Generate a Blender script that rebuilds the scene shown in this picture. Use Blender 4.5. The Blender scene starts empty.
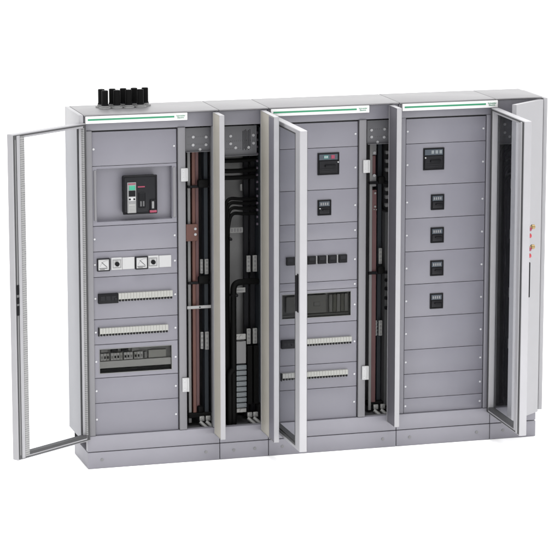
import bpy, bmesh, math, random
from mathutils import Vector, Matrix
random.seed(7)
scene = bpy.context.scene
col = scene.collection
R = math.radians

# ------------------------------------------------------------------ materials
K = .50
def mat(name, rgb, rough=0.45, metal=0.0, spec=0.5, vary=0.03, bump=0.0, bscale=900.0, emit=None):
    if name != 'white_studio_floor': rgb = tuple(c * K for c in rgb)
    m = bpy.data.materials.new(name); m.use_nodes = True
    nt = m.node_tree; b = nt.nodes['Principled BSDF']
    b.inputs['Roughness'].default_value = rough
    b.inputs['Metallic'].default_value = metal
    b.inputs['Specular IOR Level'].default_value = spec
    b.inputs['Base Color'].default_value = (*rgb, 1)
    tc = nt.nodes.new('ShaderNodeTexCoord')
    if vary > 0:
        n = nt.nodes.new('ShaderNodeTexNoise'); n.inputs['Scale'].default_value = 7.0
        n.inputs['Detail'].default_value = 4.0
        nt.links.new(tc.outputs['Object'], n.inputs['Vector'])
        cr = nt.nodes.new('ShaderNodeValToRGB')
        cr.color_ramp.elements[0].position = 0.3; cr.color_ramp.elements[1].position = 0.7
        cr.color_ramp.elements[0].color = (*[c * (1 - vary) for c in rgb], 1)
        cr.color_ramp.elements[1].color = (*[min(1, c * (1 + vary)) for c in rgb], 1)
        nt.links.new(n.outputs['Fac'], cr.inputs['Fac'])
        nt.links.new(cr.outputs['Color'], b.inputs['Base Color'])
        mr = nt.nodes.new('ShaderNodeMapRange')
        mr.inputs['To Min'].default_value = max(0.02, rough - 0.06); mr.inputs['To Max'].default_value = min(1, rough + 0.06)
        nt.links.new(n.outputs['Fac'], mr.inputs['Value'])
        nt.links.new(mr.outputs['Result'], b.inputs['Roughness'])
    if bump > 0:
        n2 = nt.nodes.new('ShaderNodeTexNoise'); n2.inputs['Scale'].default_value = bscale
        nt.links.new(tc.outputs['Object'], n2.inputs['Vector'])
        bp = nt.nodes.new('ShaderNodeBump'); bp.inputs['Strength'].default_value = bump
        bp.inputs['Distance'].default_value = 0.0004
        nt.links.new(n2.outputs['Fac'], bp.inputs['Height'])
        nt.links.new(bp.outputs['Normal'], b.inputs['Normal'])
    if emit:
        b.inputs['Emission Color'].default_value = (*emit[0], 1); b.inputs['Emission Strength'].default_value = emit[1]
    return m

def glass(name, tint, gloss=0.06, rough=0.02):
    m = bpy.data.materials.new(name); m.use_nodes = True
    nt = m.node_tree; nt.nodes.clear()
    out = nt.nodes.new('ShaderNodeOutputMaterial')
    t = nt.nodes.new('ShaderNodeBsdfTransparent'); t.inputs['Color'].default_value = (*tint, 1)
    g = nt.nodes.new('ShaderNodeBsdfGlossy'); g.inputs['Roughness'].default_value = rough
    g.inputs['Color'].default_value = (.9, .9, .92, 1)
    lw = nt.nodes.new('ShaderNodeLayerWeight'); lw.inputs['Blend'].default_value = 0.12
    mx = nt.nodes.new('ShaderNodeMixShader')
    mul = nt.nodes.new('ShaderNodeMath'); mul.operation = 'MULTIPLY'; mul.inputs[1].default_value = gloss
    nt.links.new(lw.outputs['Fresnel'], mul.inputs[0]); nt.links.new(mul.outputs[0], mx.inputs['Fac'])
    nt.links.new(t.outputs[0], mx.inputs[1]); nt.links.new(g.outputs[0], mx.inputs[2])
    nt.links.new(mx.outputs[0], out.inputs['Surface'])
    return m

def perforated(name, light, dark, pitch):
    m = bpy.data.materials.new(name); m.use_nodes = True
    nt = m.node_tree; b = nt.nodes['Principled BSDF']; b.inputs['Roughness'].default_value = 0.5
    tc = nt.nodes.new('ShaderNodeTexCoord'); sp = nt.nodes.new('ShaderNodeSeparateXYZ')
    nt.links.new(tc.outputs['Object'], sp.inputs[0])
    mo = nt.nodes.new('ShaderNodeMath'); mo.operation = 'FRACT'
    mu = nt.nodes.new('ShaderNodeMath'); mu.operation = 'MULTIPLY'; mu.inputs[1].default_value = 1.0 / pitch
    nt.links.new(sp.outputs['Z'], mu.inputs[0]); nt.links.new(mu.outputs[0], mo.inputs[0])
    gt = nt.nodes.new('ShaderNodeMath'); gt.operation = 'GREATER_THAN'; gt.inputs[1].default_value = 0.52
    nt.links.new(mo.outputs[0], gt.inputs[0])
    n = nt.nodes.new('ShaderNodeTexNoise'); n.inputs['Scale'].default_value = 45
    nt.links.new(tc.outputs['Object'], n.inputs['Vector'])
    mul = nt.nodes.new('ShaderNodeMath'); mul.operation = 'MULTIPLY'
    nt.links.new(gt.outputs[0], mul.inputs[0]); nt.links.new(n.outputs['Fac'], mul.inputs[1])
    m2 = nt.nodes.new('ShaderNodeMath'); m2.operation = 'MULTIPLY'; m2.inputs[1].default_value = 1.6; m2.use_clamp = True
    nt.links.new(mul.outputs[0], m2.inputs[0])
    mix = nt.nodes.new('ShaderNodeMix'); mix.data_type = 'RGBA'
    mix.inputs[6].default_value = (*light, 1); mix.inputs[7].default_value = (*dark, 1)
    nt.links.new(m2.outputs[0], mix.inputs[0]); nt.links.new(mix.outputs[2], b.inputs['Base Color'])
    return m

M = {}
M['plinth'] = mat('grey_plinth_paint', (.285, .279, .318), .45, bump=.12)
M['grey']   = mat('grey_lavender_paint', (.208, .203, .241), .42, bump=.12)
M['rail']   = mat('grey_rail_paint', (.200, .196, .228), .42, bump=.12)
M['post']   = mat('grey_post_paint', (.195, .192, .208), .40, bump=.12)
M['white']  = mat('white_powder_coat', (.405, .401, .420), .42, bump=.12)
M['roof']   = mat('roof_powder_coat', (.262, .257, .267), .45, bump=.12)
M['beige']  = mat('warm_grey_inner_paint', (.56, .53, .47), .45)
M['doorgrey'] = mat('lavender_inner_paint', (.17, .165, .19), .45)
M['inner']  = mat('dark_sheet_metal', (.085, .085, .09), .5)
M['tray']   = mat('galvanised_tray', (.26, .26, .26), .5, vary=.08)
M['bracket'] = mat('perforated_bracket_zinc', (.15, .15, .165), .45, vary=.08)
M['black']  = mat('black_plastic', (.008, .008, .010), .42, spec=.10)
M['blackb'] = mat('charcoal_plastic', (.014, .014, .017), .45, spec=.12)
M['rubber'] = mat('black_rubber', (.005, .005, .005), .6, spec=.08)
M['gasket'] = mat('door_gasket_rubber', (.045, .045, .048), .6)
M['copper'] = mat('copper_busbar', (.165, .066, .050), .45, metal=.35, vary=.12)
M['copperd'] = mat('insulated_red_busbar', (.15, .06, .062), .5, vary=.10)
M['slate']  = mat('slate_busbar', (.024, .030, .038), .5, spec=.3)
M['steel']  = mat('zinc_screw', (.62, .62, .64), .4, metal=.3)
M['tin']    = mat('tinned_connector', (.40, .40, .39), .45, metal=.2, vary=.08)
M['lplast'] = mat('light_grey_plastic', (.55, .55, .56), .4)
M['wplast'] = mat('white_plastic', (.50, .50, .505), .35)
M['sign']   = mat('white_sign_plastic', (.92, .92, .92), .35)
M['cream']  = mat('cream_breaker_plastic', (.385, .385, .36), .4)
M['mid']    = mat('mid_grey_plastic', (.24, .24, .245), .45)
M['term']   = mat('bluish_terminal_plastic', (.21, .235, .25), .5)
M['olive']  = mat('olive_grey_plastic', (.14, .142, .125), .5)
M['green']  = mat('green_print', (.005, .27, .12), .45, vary=0)
M['teal']   = mat('teal_display', (.03, .17, .16), .2, vary=0)
M['screen'] = mat('green_screen', (.02, .33, .20), .2, vary=0, emit=((.02, .35, .2), .12))
M['red']    = mat('red_plastic', (.50, .012, .03), .35, vary=0)
M['magenta'] = mat('crimson_button', (.30, .012, .06), .35, vary=0)
M['brass']  = mat('brass', (.36, .26, .12), .35, metal=.7)
M['greylabel'] = mat('blue_grey_label', (.055, .07, .09), .35, spec=.3, vary=.05)
M['violet'] = mat('violet_grey_bolt', (.13, .105, .14), .5)
M['gland']  = mat('grey_gland_plastic', (.36, .36, .36), .4)
M['glass']  = glass('clear_door_glass', (.885, .89, .90))
M['smoke1'] = glass('light_smoked_cover', (.73, .73, .72), .2)
M['smoke2'] = glass('dark_smoked_cover', (.66, .66, .65), .2)
M['perf']   = perforated('perforated_upright', (.185, .185, .185), (.085, .085, .085), .0125)
M['floor']  = mat('white_studio_floor', (.95, .95, .95), .8, spec=.2, vary=.0)

# ------------------------------------------------------------------ mesh builder (millimetres)
class MB:
    def __init__(s): s.bm = bmesh.new()
    def _merge(s, t):
        me = bpy.data.meshes.new('tmp'); t.to_mesh(me); t.free(); s.bm.from_mesh(me); bpy.data.meshes.remove(me)
    def box(s, x0, x1, y0, y1, z0, z1, b=0, seg=1, M4=None):
        t = bmesh.new(); bmesh.ops.create_cube(t, size=1)
        for v in t.verts:
            v.co = Vector(((x0 + x1) / 2 + v.co.x * (x1 - x0), (y0 + y1) / 2 + v.co.y * (y1 - y0), (z0 + z1) / 2 + v.co.z * (z1 - z0)))
        if b: bmesh.ops.bevel(t, geom=t.edges[:], offset=b, segments=seg, affect='EDGES', profile=.5)
        if M4: bmesh.ops.transform(t, matrix=M4, verts=t.verts[:])
        s._merge(t); return s
    def cyl(s, c, r, h, axis='y', seg=18, r2=None, b=0):
        t = bmesh.new()
        bmesh.ops.create_cone(t, cap_ends=True, segments=seg, radius1=r, radius2=r if r2 is None else r2, depth=h)
        if b:
            ed = [e for e in t.edges if abs(e.verts[0].co.z - e.verts[1].co.z) < 1e-6]
            bmesh.ops.bevel(t, geom=ed, offset=b, segments=2, affect='EDGES')
        m = {'z': Matrix(), 'y': Matrix.Rotation(R(90), 4, 'X'), 'x': Matrix.Rotation(R(90), 4, 'Y')}[axis]
        bmesh.ops.transform(t, matrix=Matrix.Translation(Vector(c)) @ m, verts=t.verts[:])
        s._merge(t); return s
    def ring(s, x0, x1, z0, z1, ix0, ix1, iz0, iz1, y0, y1, b=0):
        t = bmesh.new()
        O = [(x0, z0), (x1, z0), (x1, z1), (x0, z1)]; I = [(ix0, iz0), (ix1, iz0), (ix1, iz1), (ix0, iz1)]
        vs = {}
        for k, y in (('f', y0), ('b', y1)):
            vs['O' + k] = [t.verts.new((x, y, z)) for x, z in O]; vs['I' + k] = [t.verts.new((x, y, z)) for x, z in I]
        for i in range(4):
            j = (i + 1) % 4
            t.faces.new((vs['Of'][i], vs['Of'][j], vs['If'][j], vs['If'][i]))
            t.faces.new((vs['Ob'][j], vs['Ob'][i], vs['Ib'][i], vs['Ib'][j]))
            t.faces.new((vs['Of'][j], vs['Of'][i], vs['Ob'][i], vs['Ob'][j]))
            t.faces.new((vs['If'][i], vs['If'][j], vs['Ib'][j], vs['Ib'][i]))
        bmesh.ops.recalc_face_normals(t, faces=t.faces[:])
        if b:
            ed = [e for e in t.edges if e.is_manifold and e.calc_face_angle(0) > 1]
            bmesh.ops.bevel(t, geom=ed, offset=b, segments=1, affect='EDGES')
        s._merge(t); return s
    def tube(s, pts, r, seg=12, bend=0):
        P = [Vector(p) for p in pts]
        if bend:
            Q = [P[0]]
            for i in range(1, len(P) - 1):
                a = (P[i - 1] - P[i]); c = (P[i + 1] - P[i]); d = min(bend, a.length * .49, c.length * .49)
                A = P[i] + a.normalized() * d; Cc = P[i] + c.normalized() * d
                for k in range(9):
                    u = k / 8; Q.append(A * (1 - u) ** 2 + P[i] * 2 * u * (1 - u) + Cc * u * u)
            Q.append(P[-1]); P = Q
        t = bmesh.new(); rings = []
        ref = Vector((0, 1, 0))
        for i, p in enumerate(P):
            d = (P[min(i + 1, len(P) - 1)] - P[max(i - 1, 0)]).normalized()
            u = d.cross(ref)
            if u.length < 1e-3: u = d.cross(Vector((1, 0, 0)))
            u.normalize(); w = d.cross(u)
            rings.append([t.verts.new(p + (u * math.cos(2 * math.pi * k / seg) + w * math.sin(2 * math.pi * k / seg)) * r) for k in range(seg)])
        for a, c in zip(rings, rings[1:]):
            for k in range(seg):
                t.faces.new((a[k], a[(k + 1) % seg], c[(k + 1) % seg], c[k]))
        t.faces.new(rings[0]); t.faces.new(rings[-1])
        bmesh.ops.recalc_face_normals(t, faces=t.faces[:])
        s._merge(t); return s
    def build(s, name, m, parent=None, loc=(0, 0, 0), rz=0, label=None):
        bmesh.ops.scale(s.bm, vec=(.001, .001, .001), verts=s.bm.verts[:])
        me = bpy.data.meshes.new(name); s.bm.to_mesh(me); s.bm.free()
        for p in me.polygons: p.use_smooth = True
        me.set_sharp_from_angle(angle=R(32))
        me.materials.append(M[m] if isinstance(m, str) else m)
        o = bpy.data.objects.new(name, me); col.objects.link(o)
        o.location = [c * .001 for c in loc]; o.rotation_euler = (0, 0, rz)
        if parent: o.parent = parent
        if label: o['label'] = label
        return o

def thing(name, label, cat, x0, group=None):
    o = bpy.data.objects.new(name, None); col.objects.link(o)
    o.location = (x0 * .001, 0, 0); o.empty_display_size = .1
    o['label'] = label; o['category'] = cat
    if group: o['group'] = group
    return o

def copy_to(src, parent, dx, dz, dy=0):
    c = src.copy(); col.objects.link(c); c.parent = parent
    c.location = src.location + Vector((dx * .001, dy * .001, dz * .001)); return c

def lettering(name, body, size, m, parent, x, y, z, ext=.6):
    cu = bpy.data.curves.new(name, 'FONT'); cu.body = body; cu.size = size * .001; cu.extrude = ext * .001
    cu.align_x = 'LEFT'
    t = bpy.data.objects.new(name, cu); col.objects.link(t)
    dg = bpy.context.evaluated_depsgraph_get()
    me = bpy.data.meshes.new_from_object(t.evaluated_get(dg))
    bpy.data.objects.remove(t)
    me.materials.clear(); me.materials.append(M[m])
    o = bpy.data.objects.new(name, me); col.objects.link(o)
    o.rotation_euler = (R(90), 0, 0); o.location = (x * .001, y * .001, z * .001); o.parent = parent
    return o

# ------------------------------------------------------------------ pieces every cabinet has
def carcass(root, w, floor_inset=True):
    pl = MB().box(2, w - 2, 0, 378, 0, 97, 2.5, 2).build('plinth', 'plinth', root)
    for x in (85, w - 85):
        MB().cyl((x, -1.0, 52), 9, 5, 'y', b=1).cyl((x, -3.8, 52), 4, 1, 'y').build('bolt', 'mid', pl)
    MB().box(2, w - 2, 2, 45, 101, 195, 2.5, 2).build('bottom_rail', 'plinth', root)
    MB().box(2, w - 2, 10, 45, 1996, 2081, 2, 2).build('top_rail', 'rail', root)
    MB().box(1.5, w - 1.5, -10, 384, 2084, 2092, 2.5, 2).build('roof', 'roof', root)
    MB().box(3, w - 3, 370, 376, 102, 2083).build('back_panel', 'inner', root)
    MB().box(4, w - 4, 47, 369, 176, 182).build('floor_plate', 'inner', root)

def upright(root, x0, x1, m='post', y0=0, y1=44):
    return MB().box(x0, x1, y0, y1, 196.5, 1995.5, 4, 2).build('upright', m, root)

SCREW = []
def screw(parent, x, z, y=13.5, r=6.0):
    if not SCREW:
        SCREW.append(MB().cyl((0, 0, 0), 7.0, 5, 'y', b=1.5).build('screw', 'steel', parent, (x, y, z)).data)
        return
    o = bpy.data.objects.new('screw', SCREW[0]); col.objects.link(o); o.parent = parent
    o.location = (x * .001, y * .001, z * .001); o.scale = (r / 7,) * 3

def panel(root, z0, z1, xa=52, xb=552, screws=True, hole=None, label=None):
    mb = MB(); z0 += 1.3; z1 -= 1.3
    if hole: mb.ring(xa, xb, z0, z1, *hole, 15, 34, 1.6)
    else: mb.box(xa, xb, 15, 34, z0, z1, 1.8, 2)
    p = mb.build('front_panel', 'grey', root, label=label)
    if screws:
        zc = (z0 + z1) / 2
        screw(p, xa + 9, zc); screw(p, xb - 15, zc)
    return p

def light_backing(root, xa=52, xb=556, holes=()):
    # added sheet blocking light behind the front panels; steps back where a recess needs room
    mb = MB(); zs = 198
    for a, b in sorted(holes):
        mb.box(xa, xb, 44, 47, zs, a - 1); zs = b + 1
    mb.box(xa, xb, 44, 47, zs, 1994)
    mb.build('light_block_sheet', 'inner', root)

def name_strip(root, x0=11, x1=611):
    s = MB().box(x0, x1, -15, 9, 2040, 2082.5, 2.5, 2).build('name_strip', 'sign', root)
    MB().box(x0 + 13, x0 + 522, -16.2, -14.5, 2057.5, 2067.5).build('green_line', 'green', s)
    lettering('lettering', 'Schneider', 13.5, 'green', s, x0 + 534, -15.8, 2062.5)
    lettering('lettering', 'Electric', 13.5, 'green', s, x0 + 540, -15.8, 2051)
    return s

def hinges(root, x0):
    for z0, z1 in ((1681, 1758), (428, 512)):
        h = MB().box(x0, x0 + 42, -13, -1, z0, z1, 3, 2).cyl((x0 + 36, -12, (z0 + z1) / 2), 6.5, z1 - z0 - 4, 'z').build('hinge', 'wplast', root)
        for zz in (z0 + 16, z1 - 16):
            MB().cyl((x0 + 14, -13.5, zz), 4, 3, 'y').build('screw', 'steel', h)

# ------------------------------------------------------------------ doors (local: hinge at origin, s=+1 door runs to +x, outer face at -y)
def glass_door(root, hx, hy, rz, s, perf=False, locks=False, key=False, hs=28, top=2038):
    W, Z0, Z1 = 596, 172, top
    def bx(mb, a, b, y0, y1, z0, z1, bev=0, seg=1):
        mb.box(min(a * s, b * s), max(a * s, b * s), y0, y1, z0, z1, bev, seg)
    def rg(mb, a, b, z0, z1, ia, ib, iz0, iz1, y0, y1, bev=0):
        xs = sorted((a * s, b * s)); ix = sorted((ia * s, ib * s))
        mb.ring(xs[0], xs[1], z0, z1, ix[0], ix[1], iz0, iz1, y0, y1, bev)
    mb = MB()
    rg(mb, 0, W, Z0, Z1, hs, W - 90, Z0 + 20, Z1 - 26, -47, -3, 3)
    d = mb.build('glass_door', 'white', root, (hx, hy, 0), rz)
    mb = MB(); bx(mb, hs - 12, W - 76, -37, -32, Z0 + 10, Z1 - 14); mb.build('pane', 'glass', d)
    mb = MB(); rg(mb, hs + .4, W - 90.4, Z0 + 20.4, Z1 - 26.4, hs + 6, W - 96, Z0 + 30, Z1 - 32, -48, -38)
    bx(mb, hs + .4, W - 90.4, -38.2, -4, Z0 + 20.4, Z0 + 37); mb.build('gasket', 'gasket', d)
    mb = MB(); rg(mb, 7, W - 7, Z0 + 7, Z1 - 7, 26, W - 28, Z0 + 12, Z1 - 14, -3.5, 0); mb.build('rubber_seal', 'gasket', d)
    mb = MB(); bx(mb, W - 54, W - 29, -3.5, 4, Z0 + 10, Z1 - 10, 2); mb.build('inner_upright', 'white', d)
    if perf:
        mb = MB(); bx(mb, W - 90, W - 56, -3.5, 2, Z0 + 18, Z1 - 18, 1); mb.build('perforated_upright', 'perf', d)
        mb = MB(); bx(mb, hs - 5, hs + 1, -31, 1, Z0 + 39, Z1 - 27, 1); mb.build('perforated_upright', 'perf', d)
    else:
        mb = MB(); bx(mb, W - 89, W - 56, -3.5, 2, Z0 + 18, Z1 - 18, 1); mb.build('inner_upright', 'white', d)
    # handle on the outer face near the free edge
    mb = MB(); bx(mb, W - 44, W - 22, -51, -46.5, 988, 1212, 2)
    bx(mb, W - 41, W - 25, -64, -50, 996, 1205, 4, 2); mb.build('handle', 'black', d)
    if locks:
        for z0, z1 in ((1015, 1070), (1082, 1118), (1134, 1190)):
            mb = MB(); bx(mb, W - 27, W - 8, -2, 6, z0, z1, 2); mb.build('lock_case', 'black', d)
        mb = MB(); bx(mb, W - 20, W - 14, -.5, 2, Z0 + 30, Z1 - 30); mb.build('lock_rod', 'mid', d)
    if key:
        for zz in (1408, 1290):
            xk = (W - 30) * s
            k = MB().cyl((xk, -56, zz - 6), 13, 20, 'y', b=2).build('key_lock', 'magenta', d)
            MB().cyl((xk, -76, zz + 6), 14, 22, 'y', b=3).cyl((xk, -60, zz + 4), 7, 14, 'y').build('key_barrel', 'brass', k)
            MB().cyl((xk, -56, zz - 46), 13, 20, 'y', b=3).build('push_button', 'red', d)
    return d

def duct_door(root, hx, hy, rz, w, outer='white', inner='beige'):
    # right hung steel pan: runs to -x, outer face at -y (30 mm deep)
    Z0, Z1 = 160, 2078
    mb = MB().box(-w, 0, -30, -27.5, Z0, Z1, 1)
    mb.ring(-w, 0, Z0, Z1, -w + 2, -2, Z0 + 2, Z1 - 2, -28, 0)
    d = mb.build('steel_door', outer, root, (hx, hy, 0), rz)
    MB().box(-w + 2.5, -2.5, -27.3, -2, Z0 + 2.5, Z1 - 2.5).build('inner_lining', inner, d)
    return d

# ------------------------------------------------------------------ devices
def breaker(root, x0, x1, z0, z1, big=False, teal=False, dot='l'):
    w = x1 - x0; h = z1 - z0; y = 14.6
    b = MB().ring(x0, x1, z0, z1, x0 + 7, x1 - 7, z0 + 7, z1 - 6, 6, y, 1.5).box(x0 + 5, x1 - 5, 11, y - .2, z0 + 5, z1 - 5).build('circuit_breaker', 'black', root)
    ms = z1 - h * (.33 if big else .42)
    MB().box(x0 + 9, x1 - 9, 8, 11.5, ms, z1 - 9, 1).build('label_plate', 'greylabel', b)
    MB().box(x0 + 9, x1 - 9, 5, 11.3, z0 + 9, ms - 5, 2.5, 2).build('escutcheon', 'blackb', b)
    zc = (z0 + ms) / 2
    MB().box(x0 + w * .32, x1 - w * .18, -8, 6, zc + 3, zc + h * .13, 3, 2).build('toggle', 'black', b)
    if big:
        if teal:
            MB().box(x0 + w * .28, x0 + w * .5, 6.5, 8.2, ms + 7, z1 - 14).build('display', 'teal', b)
            MB().box(x0 + w * .62, x0 + w * .79, 6.0, 8.2, ms + 7, z1 - 15, 1).build('trip_button', 'magenta', b)
            for k in range(3):
                MB().box(x0 + w * (.31 + .06 * k), x0 + w * (.31 + .06 * k) + 4, 5.8, 6.7, ms + 12, z1 - 19).build('digit', 'lplast', b)
        else:
            for k in range(3):
                MB().box(x0 + w * (.38 + .19 * k), x0 + w * (.51 + .19 * k), 6.6, 8.2, ms + 8, z1 - 15, 1).build('display', M['term'], b)
        for k in range(3):
            MB().box(x0 + 13, x1 - 13, 4.2, 5.2, z0 + 14 + k * 11, z0 + 17 + k * 11).build('rib', 'black', b)
    else:
        for k in range(4):
            MB().box(x0 + w * (.2 + .16 * k), x0 + w * (.29 + .16 * k), 6.6, 8.2, ms + 7, z1 - 17).build('selector', 'mid', b)
    xd = x1 - 8 if dot == 'r' else x0 + 12
    if dot: MB().cyl((xd, 4.5, ms - 14 if big else ms - 12), 4.5 if big else 3.6, 4, 'y').build('test_button', 'wplast', b)
    return b

def module_row(root, x0, n, pitch, zb, zt, dark_n=0, notch=True):
    """a row of identical din rail breakers, each a part with its own toggle"""
    if dark_n:
        d = MB().box(x0, x0 + dark_n, -8, 14.6, zb - 8, zt + 2, 3, 2).build('residual_current_device', 'black', root)
        for k in range(3):
            MB().box(x0 + 12 + k * (dark_n - 20) / 3, x0 + 6 + (k + 1) * (dark_n - 20) / 3, -9, -7, zb + 10, zt - 14, 1).build('label_plate', 'blackb', d)
        MB().box(x0 + dark_n - 24, x0 + dark_n - 10, -14, -7, zb + 8, zb + 24, 2).build('toggle', 'blackb', d)
        x0 += dark_n
    b0 = MB().box(.25, pitch - .25, -8, 14.6, zb + 12, zt, .8).box(.25, pitch - .25, 2, 14.5, zb, zb + 12.5, .8).build('module_breaker', 'cream', root, (x0, 0, 0))
    t0 = MB().box(3.5, pitch - 3.5, -9, 3, zb + 1, zb + 14, 1.2).build('toggle', 'black', b0)
    for i in range(1, n):
        b = copy_to(b0, root, pitch * i, 0); copy_to(t0, b, 0, 0)
    return b0

def smoked_window(root, x0, x1, z0, z1, cover, fill):
    w = MB().ring(x0 - 1, x1 + 1, z0 - 1, z1 + 1, x0 + 2, x1 - 2, z0 + 2, z1 - 2, 13, 44).box(x0 - 1, x1 + 1, 43.8, 46, z0 - 1, z1 + 1).build('module_window', 'mid', root)
    MB().box(x0 + 2.2, x1 - 2.2, 14, 16, z0 + 2.2, z1 - 2.2).build('smoked_cover', cover, w)
    h = z1 - z0
    if fill == 'light':
        MB().box(x0 + 3, x1 - 3, 22, 43, z0 + h * .20, z0 + h * .48, 2).build('wiring_duct', 'lplast', w)
        MB().box(x0 + 3, x1 - 3, 32, 43, z0 + 4, z0 + h * .16, 1).build('wiring_rail', 'blackb', w)
        x = x0 + 8
        for k in range(13):
            if k in (3, 7, 10): x += 7
            m = 'lplast' if k % 4 != 2 else 'tin'
            MB().box(x, x + 17, 22, 43, z0 + h * .51, z0 + h * .80, 1.5).build('module_breaker', m, w)
            MB().box(x + 4, x + 13, 18, 23, z0 + h * .59, z0 + h * .69, 1).build('toggle', 'blackb' if k % 3 else 'mid', w)
            x += 18
        for k in range(4):
            MB().box(x0 + 10 + k * 62, x0 + 52 + k * 62, 30, 43, z0 + h * .83, z0 + h * .95, 1).build('terminal_cover', 'blackb' if k in (1, 2) else 'mid', w)
        MB().box(x + 8, x + 24, 24, 43, z0 + h * .51, z0 + h * .78, 1.5).build('module_breaker', 'mid', w)
        MB().box(x + 34, x1 - 30, 30, 43, z0 + h * .51, z0 + h * .82, 1).build('blank_plate', 'tin', w)
    else:
        MB().box(x0 + 28, x0 + 92, 20, 43, z0 + h * .25, z0 + h * .88, 3, 2).build('module_breaker', 'tray', w)
        MB().box(x0 + 110, x1 - 150, 26, 43, z0 + h * .16, z0 + h * .9, 3, 2).build('device_front', 'tray', w)
        MB().box(x0 + 200, x0 + 240, 22, 27, z0 + h * .45, z0 + h * .62, 2).build('device_label', 'mid', w)
        for k in range(5):
            MB().box(x1 - 132 + k * 24, x1 - 110 + k * 24, 26, 43, z0 + h * .16, z0 + h * .9, 2).build('module_breaker', 'olive' if k % 2 else 'tray', w)
        MB().box(x0 + 4, x1 - 4, 34, 43, z0 + 4, z0 + h * .12, 1).build('wiring_rail', 'mid', w)
    return w

def bracket(root, x0, x1, z0, z1, screws, slots=None, y=80):
    b = MB().box(x0, x1, y, y + 4, z0, z1, 1).box(x0, x1, y - 18, y + 1, z0, z0 + 3).build('bracket_plate', 'bracket', root)
    for x, z in screws: screw(b, x, z, y - 2, 8.5)
    mb = MB(); n = 0
    for i in range(int((x1 - x0 - 24) // 12)):
        for j in range(2):
            mb.box(x0 + 14 + i * 12, x0 + 18 + i * 12, y - .6, y + .5, z0 + 40 + j * 45, z0 + 46 + j * 45); n += 1
    mb.build('perforation', 'inner', b)
    if slots:
        mb = MB()
        for k in range(6): mb.box(slots + k * 8.5, slots + 3.5 + k * 8.5, y - 1, y + .5, z0 + 32 + (k % 2) * 8, z1 - 30 + (k % 3) * 4)
        mb.build('vent_slots', 'black', b)
    return b

def lug(root, x, y, z):
    l = MB().box(x, x + 30, y, y + 16, z + 16, z + 46, 4, 2).cyl((x + 15, y - 2, z + 34), 7, 6, 'y').build('cable_lug', 'tin', root)
    MB().tube([(x + 4, y + 6, z + 12), (x + 20, y - 6, z - 4), (x + 44, y - 16, z - 26)], 11).build('lug_sleeve', 'tin', l)
    return l

def connector(root, x, z0, z1, y, w=22):
    c = MB().box(x, x + w, y, y + 14, z0, z1, 2).build('bar_connector', 'tin', root)
    n = 4
    for k in range(n):
        MB().cyl((x + w / 2, y - 2, z0 + (k + .5) * (z1 - z0) / n), 6, 5, 'y', seg=6).build('nut', 'mid', c)
    return c

def duct_walls(root, xl, xr, w):
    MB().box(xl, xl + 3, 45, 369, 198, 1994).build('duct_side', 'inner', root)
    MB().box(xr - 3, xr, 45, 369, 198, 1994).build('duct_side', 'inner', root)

# ================================================================== CABINET 1
c1 = thing('electrical_cabinet', 'left end cabinet with black cable stubs on its roof and glass door swung wide open', 'cabinet', 0, 'cabinets of the switchboard')
carcass(c1, 800)
MB().box(-26, -1, -8, 386, 166, 2091, 2.5, 2).build('side_panel', 'white', c1)
upright(c1, 15, 50); MB().box(2, 14.5, 16, 44, 196.5, 1995.5).build('upright', 'inner', c1)
upright(c1, 557, 602); upright(c1, 760, 798, 'bracket', 6)
duct_walls(c1, 603, 797, 800)
light_backing(c1, holes=((1438, 1788), (538, 738)))
for a, b in ((1788, 1988), (1288, 1438), (1138, 1288), (888, 1138), (738, 888), (388, 538), (188, 388)):
    if (a, b) == (188, 388): a = 196
    panel(c1, a, b)
p = panel(c1, 1438, 1788, screws=False, hole=(78, 524, 1462, 1772))
MB().ring(77, 525, 1461, 1773, 80, 522, 1464, 1770, 34.2, 58).box(77, 525, 58.2, 61, 1461, 1773).build('recess_plate', 'grey', p)
for xa, xb in ((60, 76), (528, 546)):
    MB().box(xa, xb, 9, 14.8, 1470, 1764, 2).build('cover_strip', 'post', p)
panel(c1, 538, 738, hole=(81, 515, 564, 711))
smoked_window(c1, 81, 515, 564, 711, 'smoke1', 'light')
# air circuit breaker
acb = MB().box(233, 430, 8, 57.8, 1502, 1723, 12, 3).build('air_circuit_breaker', 'blackb', c1)
MB().ring(230, 433, 1499, 1726, 239, 424, 1508, 1717, 5, 14, 3).build('bezel', 'black', acb)
cu = MB().box(254, 307, -2, 9, 1508, 1688, 3, 2).build('control_unit', 'mid', acb)
MB().box(258, 303, -3, -1, 1676, 1682).build('red_line', 'magenta', cu)
MB().box(265, 300, -4, -1, 1643, 1669, 1).build('screen', 'screen', cu)
MB().box(262, 302, -3.5, -1, 1606, 1640, 1).build('keypad', 'black', cu)
MB().box(262, 302, -3.5, -1, 1580, 1602, 1).build('button_strip', 'lplast', cu)
for x in (268, 294): MB().cyl((x, -4, 1590), 5.5, 4, 'y').build('button', 'black', cu)
MB().box(262, 302, -3, -1, 1514, 1560, 1).build('rating_plate', 'tin', cu)
for k in range(4): MB().box(265, 299, -3.6, -2.8, 1520 + k * 9, 1523 + k * 9).build('print_line', 'mid', cu)
MB().box(322, 362, 2, 9, 1535, 1625, 3).build('indicator_window', 'black', acb)
MB().box(330, 340, 0, 3, 1545, 1575, 1).build('indicator', 'inner', acb)
MB().box(346, 356, 0, 3, 1545, 1575, 1).build('indicator', 'inner', acb)
MB().box(318, 360, 6.6, 9, 1655, 1662).build('print_line', M['magenta'], acb)
MB().box(390, 424, -3, 9, 1518, 1580, 3).build('rack_socket', 'black', acb)
MB().box(398, 412, -6, -2, 1530, 1572, 2).build('position_indicator', 'mid', acb)
MB().box(386, 428, -4, 8, 1506, 1520, 2).build('release_button', 'magenta', acb)
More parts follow.
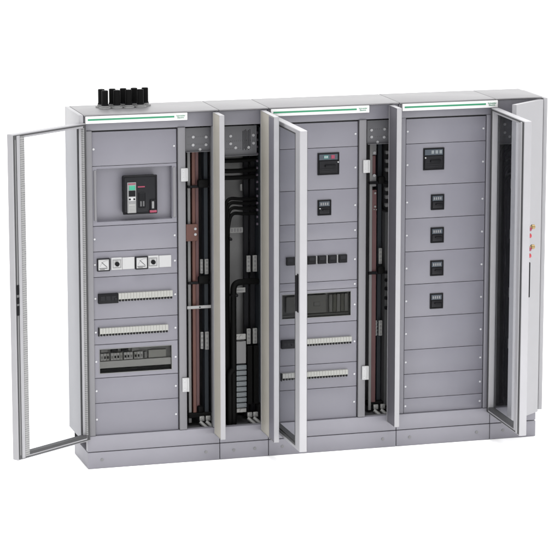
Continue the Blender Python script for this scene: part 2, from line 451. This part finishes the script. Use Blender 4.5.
# meter row
for x0 in (72, 298):
    m = MB().ring(x0, x0 + 75, 1175, 1250, x0 + 6, x0 + 69, 1181, 1244, -4, 14.6, 1.5).build('panel_meter', 'blackb', c1)
    MB().box(x0 + 5.8, x0 + 69.2, 0, 14, 1180.8, 1244.2).build('dial', 'wplast', m)
    MB().box(x0 + 12, x0 + 60, -.8, .2, 1191, 1194).box(x0 + 16, x0 + 44, -.8, .2, 1184.5, 1187).build('scale_print', 'blackb', m)
    mb = MB()
    for k in range(9):
        a = R(10 + 80 * k / 8); q = (x0 + 62 - 44 * math.cos(a), 1198 + 40 * math.sin(a))
        mb.box(q[0] - 2, q[0] + 2, -.8, .2, q[1] - 1.5, q[1] + 1.5)
    mb.build('scale_print', 'mid', m)
    MB().tube([(x0 + 58, -1, 1198), (x0 + 26, -1, 1228)], 1.2, 6).build('needle', 'black', m)
for x0, kx in ((155, 189), (374, 404)):
    s = MB().box(x0, x0 + 65, 4, 14.6, 1178, 1250, 2).build('selector_switch', 'wplast', c1)
    MB().ring(kx - 25, kx + 25, 1189, 1239, kx - 21, kx + 21, 1193, 1235, 2.6, 4.2).build('switch_frame', 'mid', s)
    MB().cyl((kx, -4, 1214), 13, 18, 'y', b=2).box(kx - 4, kx + 4, -18, -8, 1203, 1225, 1.5).build('knob', 'black', s)
    MB().box(x0 + 66, x0 + 66 + 74, 4, 14.6, 1179, 1248, 2).build('blanking_plate', 'wplast', c1)
module_row(c1, 75, 18, 18.0, 992, 1040, dark_n=119)
MB().box(74, 80, 0, 14.6, 790, 842, 1).build('row_end_cap', 'blackb', c1)
module_row(c1, 80.5, 23, 17.8, 792, 838)
name_strip(c1); hinges(c1, 571)
glass_door(c1, 20, -6, R(-146), 1, perf=True, locks=True, top=2044)
duct_door(c1, 765, -2, R(90), 150)
# busbars in the duct
MB().box(648, 664, 140, 150, 200, 1835).build('support_strip', 'tray', c1)
for x0, y0, m in ((672, 130, 'copper'), (697, 150, 'copperd')):
    MB().box(x0, x0 + 20, y0, y0 + 60, 262, 1850, 1.5).build('busbar', m, c1)
MB().box(722, 730, 200, 260, 262, 1850, 1).build('busbar', 'copperd', c1)
MB().box(744, 768, 130, 190, 232, 1850, 2).build('busbar', 'slate', c1)
for z in (1626, 1052):
    k = MB().box(640, 790, 108, 128, z - 7, z + 7, 3).build('bar_clamp', 'black', c1)
    MB().box(700, 768, 96, 128, z - 8, z + 42, 12, 3).build('clamp_body', 'rubber', k)
MB().box(632, 790, 104, 110, 898, 916, 1.5).build('tie_strap', 'wplast', c1)
MB().cyl((709, 103, 907), 4, 5, 'y').build('strap_screw', 'black', c1)
t = MB().box(630, 702, 112, 124, 1303, 1404, 2).build('busbar_link', 'copper', c1)
for z in (1376, 1343): screw(t, 686, z, 110, 8)
for z0, z1 in ((1105, 1190), (650, 752)):
    connector(c1, 718, z0, z1, 118, 16); connector(c1, 745, z0 - 6, z1, 118, 22)
for z in (1330, 1290, 1230, 830, 720): screw(c1, 789, z, 60, 6)
MB().box(640, 790, 118, 200, 232, 262, 4).build('bar_insulator', 'rubber', c1)
MB().box(700, 735, 120, 160, 262, 300, 8, 2).build('insulator_boot', 'rubber', c1)
for x in (706, 744): lug(c1, x, 110, 196)
bracket(c1, 622, 776, 1838, 1979, ((668, 1925), (746, 1922), (667, 1878), (745, 1877), (709, 1850)))
# cable stubs through the roof
def stub(x, y):
    g = MB().cyl((x, y, 2097), 35, 9.5, 'z', 28, b=2).cyl((x, y, 2106), 25, 7, 'z', 28, b=2).build('cable_gland', 'gland', c1)
    MB().cyl((x, y, 2151), 19.5, 94, 'z', 24, b=2).build('cable_stub', 'rubber', g)
    MB().cyl((x, y, 2113), 22, 10, 'z', 24, b=2).build('clamp_ring', 'black', g)
for i in range(5): stub(170 + 65 * i, 278)
for i in range(4): stub(176 + 70.5 * i, 212)

# ================================================================== CABINET 2 (cable compartment)
c2 = thing('electrical_cabinet', 'narrow grey cabinet full of bent black cables and stacked terminals, between two wide cabinets', 'cabinet', 800, 'cabinets of the switchboard')
carcass(c2, 300)
upright(c2, 2, 36, 'bracket', 6); upright(c2, 262, 298, 'bracket', 6)
duct_walls(c2, 3, 297, 300)
d2 = duct_door(c2, 252, -2, R(89.2), 300)
MB().box(-294, -190, -2.5, 1.5, 166, 2072, 1).build('stiffener', 'rail', d2)
bracket(c2, 60, 258, 1800, 1976, ((99, 1918), (99, 1873), (237, 1918), (238, 1871), (129, 1848), (208, 1847)), slots=172, y=100)
MB().box(100, 238, 300, 304, 200, 1800).build('cable_tray', 'tray', c2)
for x in (206, 246): MB().box(x, x + 30, 205, 230, 200, 1800, 2).build('busbar', 'blackb', c2)
MB().box(278, 290, 120, 260, 300, 1960, 1).build('bar_support', 'slate', c2)
for i in range(14): MB().cyl((274, 150, 1925 - i * 42), 7.5, 10, 'x', seg=10).build('support_bolt', 'violet', c2)
for z in (1806, 1765, 1703, 1663):
    MB().tube([(40, 140, z + 4), (120, 150, z - 1), (200, 165, z - 3), (276, 180, z - 2)], 13.5, bend=60).build('cable', 'rubber', c2)
for i, z in enumerate((1536, 1511, 1480, 1448)):
    x = 66 + 8.5 * i
    MB().tube([(276, 175, z - 8), (190, 155, z - 6), (x + 20, 135, z + 10), (x, 120 + i * 4, z - 70), (x - 1, 120 + i * 6, 1000), (x, 120, 186)], 10.5, bend=55).build('cable', 'rubber', c2)
MB().tube([(280, 140, 1036), (200, 120, 1044), (116, 105, 1040), (112, 100, 960), (112, 100, 186)], 19, bend=75).build('cable', 'rubber', c2)
MB().tube([(112, 92, 520), (84, 90, 500), (84, 90, 186)], 18, bend=20).build('cable', 'rubber', c2)
MB().box(96, 140, 86, 122, 958, 976, 4).build('cable_tie', 'black', c2)
MB().box(88, 108, 96, 140, 1296, 1312, 4).build('cable_tie', 'black', c2)
tg = MB().box(108, 206, 220, 226, 1318, 1352, 2).build('marker_strip', 'tin', c2)
for k in range(5): MB().box(114 + k * 18, 126 + k * 18, 218.5, 220.4, 1325, 1345).build('marker', 'mid', tg)
tg = MB().box(142, 204, 160, 166, 968, 998, 2).build('marker_strip', 'tin', c2)
MB().box(150, 194, 158.5, 160.4, 980, 987).build('marker', 'mid', tg)
MB().box(190, 204, 225, 232, 1568, 1610, 2).build('marker_strip', 'tin', c2)
for z0, z1 in ((1092, 1190), (655, 748)):
    connector(c2, 209, z0, z1, 150, 24); connector(c2, 247, z0, z1, 150, 26)
MB().box(130, 192, 108, 120, 694, 728, 3).cyl((161, 106, 711), 10, 8, 'y').cyl((140, 106, 711), 6, 6, 'y').build('strip_fixing', 'tin', c2)
MB().box(131, 193, 108, 150, 548, 684, 3).build('terminal_cover', 'mid', c2)
blk = MB().box(131, 193, 100, 150, 0, 27, 2.5, 2).box(139, 185, 97, 101, 8, 19, 1).build('terminal_block', 'term', c2, (0, 0, 512))
for k in range(1, 8): copy_to(blk, c2, 0, -33 * k)
MB().box(131, 193, 104, 150, 250, 276, 3).cyl((161, 102, 262), 10, 6, 'y').build('strip_fixing', 'tin', c2)
for x in (208, 250): MB().box(x, x + 34, 140, 190, 286, 645, 4).build('bar_sleeve', 'rubber', c2)
for x in (200, 236): lug(c2, x, 106, 200)
for x, z in ((100, 1610), (52, 700)): pass

# ================================================================== CABINET 3
c3 = thing('electrical_cabinet', 'wide middle cabinet with a dark smoked window and glass door opened square to the front', 'cabinet', 1100, 'cabinets of the switchboard')
carcass(c3, 800)
upright(c3, 4, 50); upright(c3, 557, 602); upright(c3, 760, 798, 'bracket', 6)
duct_walls(c3, 603, 797, 800)
light_backing(c3, holes=((788, 988),))
for a, b in ((1838, 1988), (1588, 1838), (1388, 1588), (1288, 1388), (1038, 1288), (988, 1038), (538, 788), (388, 538), (196, 388)):
    panel(c3, a, b)
panel(c3, 788, 988, hole=(86, 514, 822, 971))
smoked_window(c3, 86, 514, 822, 971, 'smoke2', 'dark')
breaker(c3, 304, 436, 1677, 1809, big=True, teal=True, dot='r')
breaker(c3, 305, 388, 1436, 1529)
for k in range(6):
    x0 = 112 + k * 64.4
    b = MB().box(x0, x0 + 52, 0, 14.6, 1147, 1196, 2).build('control_relay', 'black', c3)
    MB().box(x0 + 8, x0 + 44, -2, .2, 1168, 1190, 1.5).build('relay_face', 'blackb', b)
    if k < 5: MB().box(x0 + 53, x0 + 63.4, 8, 14.6, 1148, 1195, 1).build('spacer', 'mid', c3)
module_row(c3, 79, 20, 17.6, 655, 697, dark_n=84)
MB().box(78, 84, 0, 14.6, 450, 498, 1).build('row_end_cap', 'blackb', c3)
module_row(c3, 84.5, 23, 17.7, 455, 497)
name_strip(c3, 13, 613); hinges(c3, 578)
glass_door(c3, 61, -4, R(-90), 1)
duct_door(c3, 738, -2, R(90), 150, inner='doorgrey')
MB().box(668, 684, 140, 152, 200, 1850).build('support_strip', 'tray', c3)
MB().box(687, 715, 150, 200, 246, 1549, 1.5).build('busbar', 'copperd', c3)
MB().box(686, 708, 150, 190, 1642, 1756, 2).build('busbar', 'copperd', c3)
fl = MB().box(676, 712, 146, 180, 1570, 1640, 3).box(676, 712, 146, 180, 1760, 1830, 3).build('fuse_holder', 'mid', c3)
for z in (1775, 1638): screw(fl, 697, z, 143, 9)
bb = MB().cyl((704, 146, 1530), 6, 8, 'y').cyl((704, 146, 1449), 6, 8, 'y').cyl((698, 146, 1432), 3.5, 8, 'y').cyl((711, 146, 1430), 3.5, 8, 'y').build('busbar_bolt', 'tin', c3)
MB().box(735, 760, 190, 240, 246, 1830, 2).build('busbar', 'slate', c3)
MB().box(768, 792, 140, 300, 220, 1410, 2).build('channel', 'inner', c3)
for z in (1774, 1722, 1668, 1552, 1504, 1455):
    MB().box(772, 796, 150, 180, z - 14, z + 8, 3).build('cable_end', 'mid', c3)
for z in (1000, 948, 890, 830):
    MB().box(764, 796, 120, 142, z - 10, z + 8, 3).build('cable_end', 'black', c3)
for z in (1596, 1048):
    k = MB().box(660, 806, 128, 146, z - 9, z + 7, 3).build('bar_clamp', 'black', c3)
    MB().box(716, 760, 116, 146, z - 8, z + 38, 10, 3).build('clamp_body', 'rubber', k)
connector(c3, 732, 1096, 1192, 150, 20)
connector(c3, 716, 655, 748, 156, 10); connector(c3, 735, 655, 748, 150, 22)
MB().box(664, 806, 150, 220, 222, 246, 4).build('bar_insulator', 'rubber', c3)
for x in (696, 740): lug(c3, x, 120, 190)
bracket(c3, 630, 780, 1838, 1979, ((657, 1921), (738, 1924), (658, 1880), (736, 1876), (695, 1848)))

# ================================================================== CABINET 4
c4 = thing('electrical_cabinet', 'grey cabinet with a column of five black breakers on its front and blank panels below', 'cabinet', 1900, 'cabinets of the switchboard')
carcass(c4, 600)
upright(c4, 4, 20, 'post'); upright(c4, 21, 50, 'rail', 12); upright(c4, 556, 598, 'rail', 8)
light_backing(c4)
for a, b in ((1838, 1988), (1588, 1838), (1388, 1588), (1188, 1388), (988, 1188), (788, 988), (588, 788), (438, 588), (288, 438), (196, 288)):
    panel(c4, a, b)
breaker(c4, 159, 290, 1677, 1810, big=True, dot='l')
for zt in (1529, 1329, 1128, 927):
    breaker(c4, 210, 293, zt - 94, zt, dot=None)
name_strip(c4, 18, 616)
glass_door(c4, 574, -4, R(88.5), -1, key=True)

# ================================================================== CABINET 5
c5 = thing('electrical_cabinet', 'narrow grey cabinet at the right end with a plain white steel door standing ajar', 'cabinet', 2500, 'cabinets of the switchboard')
carcass(c5, 300)
MB().box(311, 337, -4, 386, 166, 2083, 2.5, 2).build('side_panel', 'white', c5)
MB().box(300.5, 310.5, 12, 380, 168, 2080).build('panel_gasket', 'gasket', c5)
upright(c5, 2, 36, 'bracket', 6); upright(c5, 264, 298, 'bracket', 6)
duct_walls(c5, 3, 297, 300)
bracket(c5, 60, 258, 1800, 1976, ((104, 1919), (105, 1869), (136, 1843), (230, 1919), (230, 1869)), slots=180, y=100)
for x in (120, 165, 210): MB().box(x, x + 28, 200, 240, 200, 1800, 2).build('busbar', 'black', c5)
MB().box(60, 72, 120, 200, 200, 1800, 2).build('support_strip', 'tray', c5)
for i, z in enumerate((1800, 1756, 1700, 1655, 1600)):
    MB().tube([(270, 150, z + 18), (200, 150, z + 20), (110, 130, z - 14), (88 + 6 * i, 130, z - 110), (88 + 8 * i, 130, 190)], 13, bend=60).build('cable', 'rubber', c5)
for z in (1550, 1240, 880, 560): connector(c5, 158, z - 30, z + 30, 120, 16)
duct_door(c5, 282, -3, R(37), 300)

# ------------------------------------------------------------------ floor
fl = MB().box(-60000, 60000, -40000, 90000, -40, -1.5).build('floor', 'floor')
fl['kind'] = 'structure'

# ------------------------------------------------------------------ light
w = bpy.data.worlds.new('World'); scene.world = w; w.use_nodes = True
bg = w.node_tree.nodes['Background']; bg.inputs['Color'].default_value = (1, 1, 1, 1); bg.inputs['Strength'].default_value = 2.2
def area(name, loc, target, size, energy, color=(1, 1, 1)):
    l = bpy.data.lights.new(name, 'AREA'); l.shape = 'DISK'; l.size = size; l.energy = energy; l.color = color
    o = bpy.data.objects.new(name, l); col.objects.link(o); o.location = loc
    o.rotation_euler = (Vector(target) - Vector(loc)).to_track_quat('-Z', 'Y').to_euler(); return o
l = area('floor_fill_lamp', (1.5, -2.3, 6.5), (1.5, -2.3, 0), 4.6, 185)  # added, unseen lamp: brightens the floor in front and washes out shadows there
l.data.shape = 'RECTANGLE'; l.data.size_y = 2.6; l.data.spread = R(50)

# ------------------------------------------------------------------ camera
cam = bpy.data.cameras.new('Camera'); co = bpy.data.objects.new('Camera', cam); col.objects.link(co)
scene.camera = co
yaw, pitch = .2817, -.1981
fw = Vector((math.sin(yaw) * math.cos(pitch), math.cos(yaw) * math.cos(pitch), math.sin(pitch)))
co.location = (-3.4025, -15.8028, 4.3669); co.rotation_euler = fw.to_track_quat('-Z', 'Y').to_euler()
cam.sensor_width = 36; cam.lens = 2847.73 / 560 * 36; cam.clip_start = .1; cam.clip_end = 500
scene.render.resolution_x = scene.render.resolution_y = 1024
scene.view_settings.view_transform = 'Standard'; scene.view_settings.look = 'None'
scene.view_settings.exposure = 0; scene.view_settings.gamma = 1
scene.cycles.transparent_max_bounces = 24
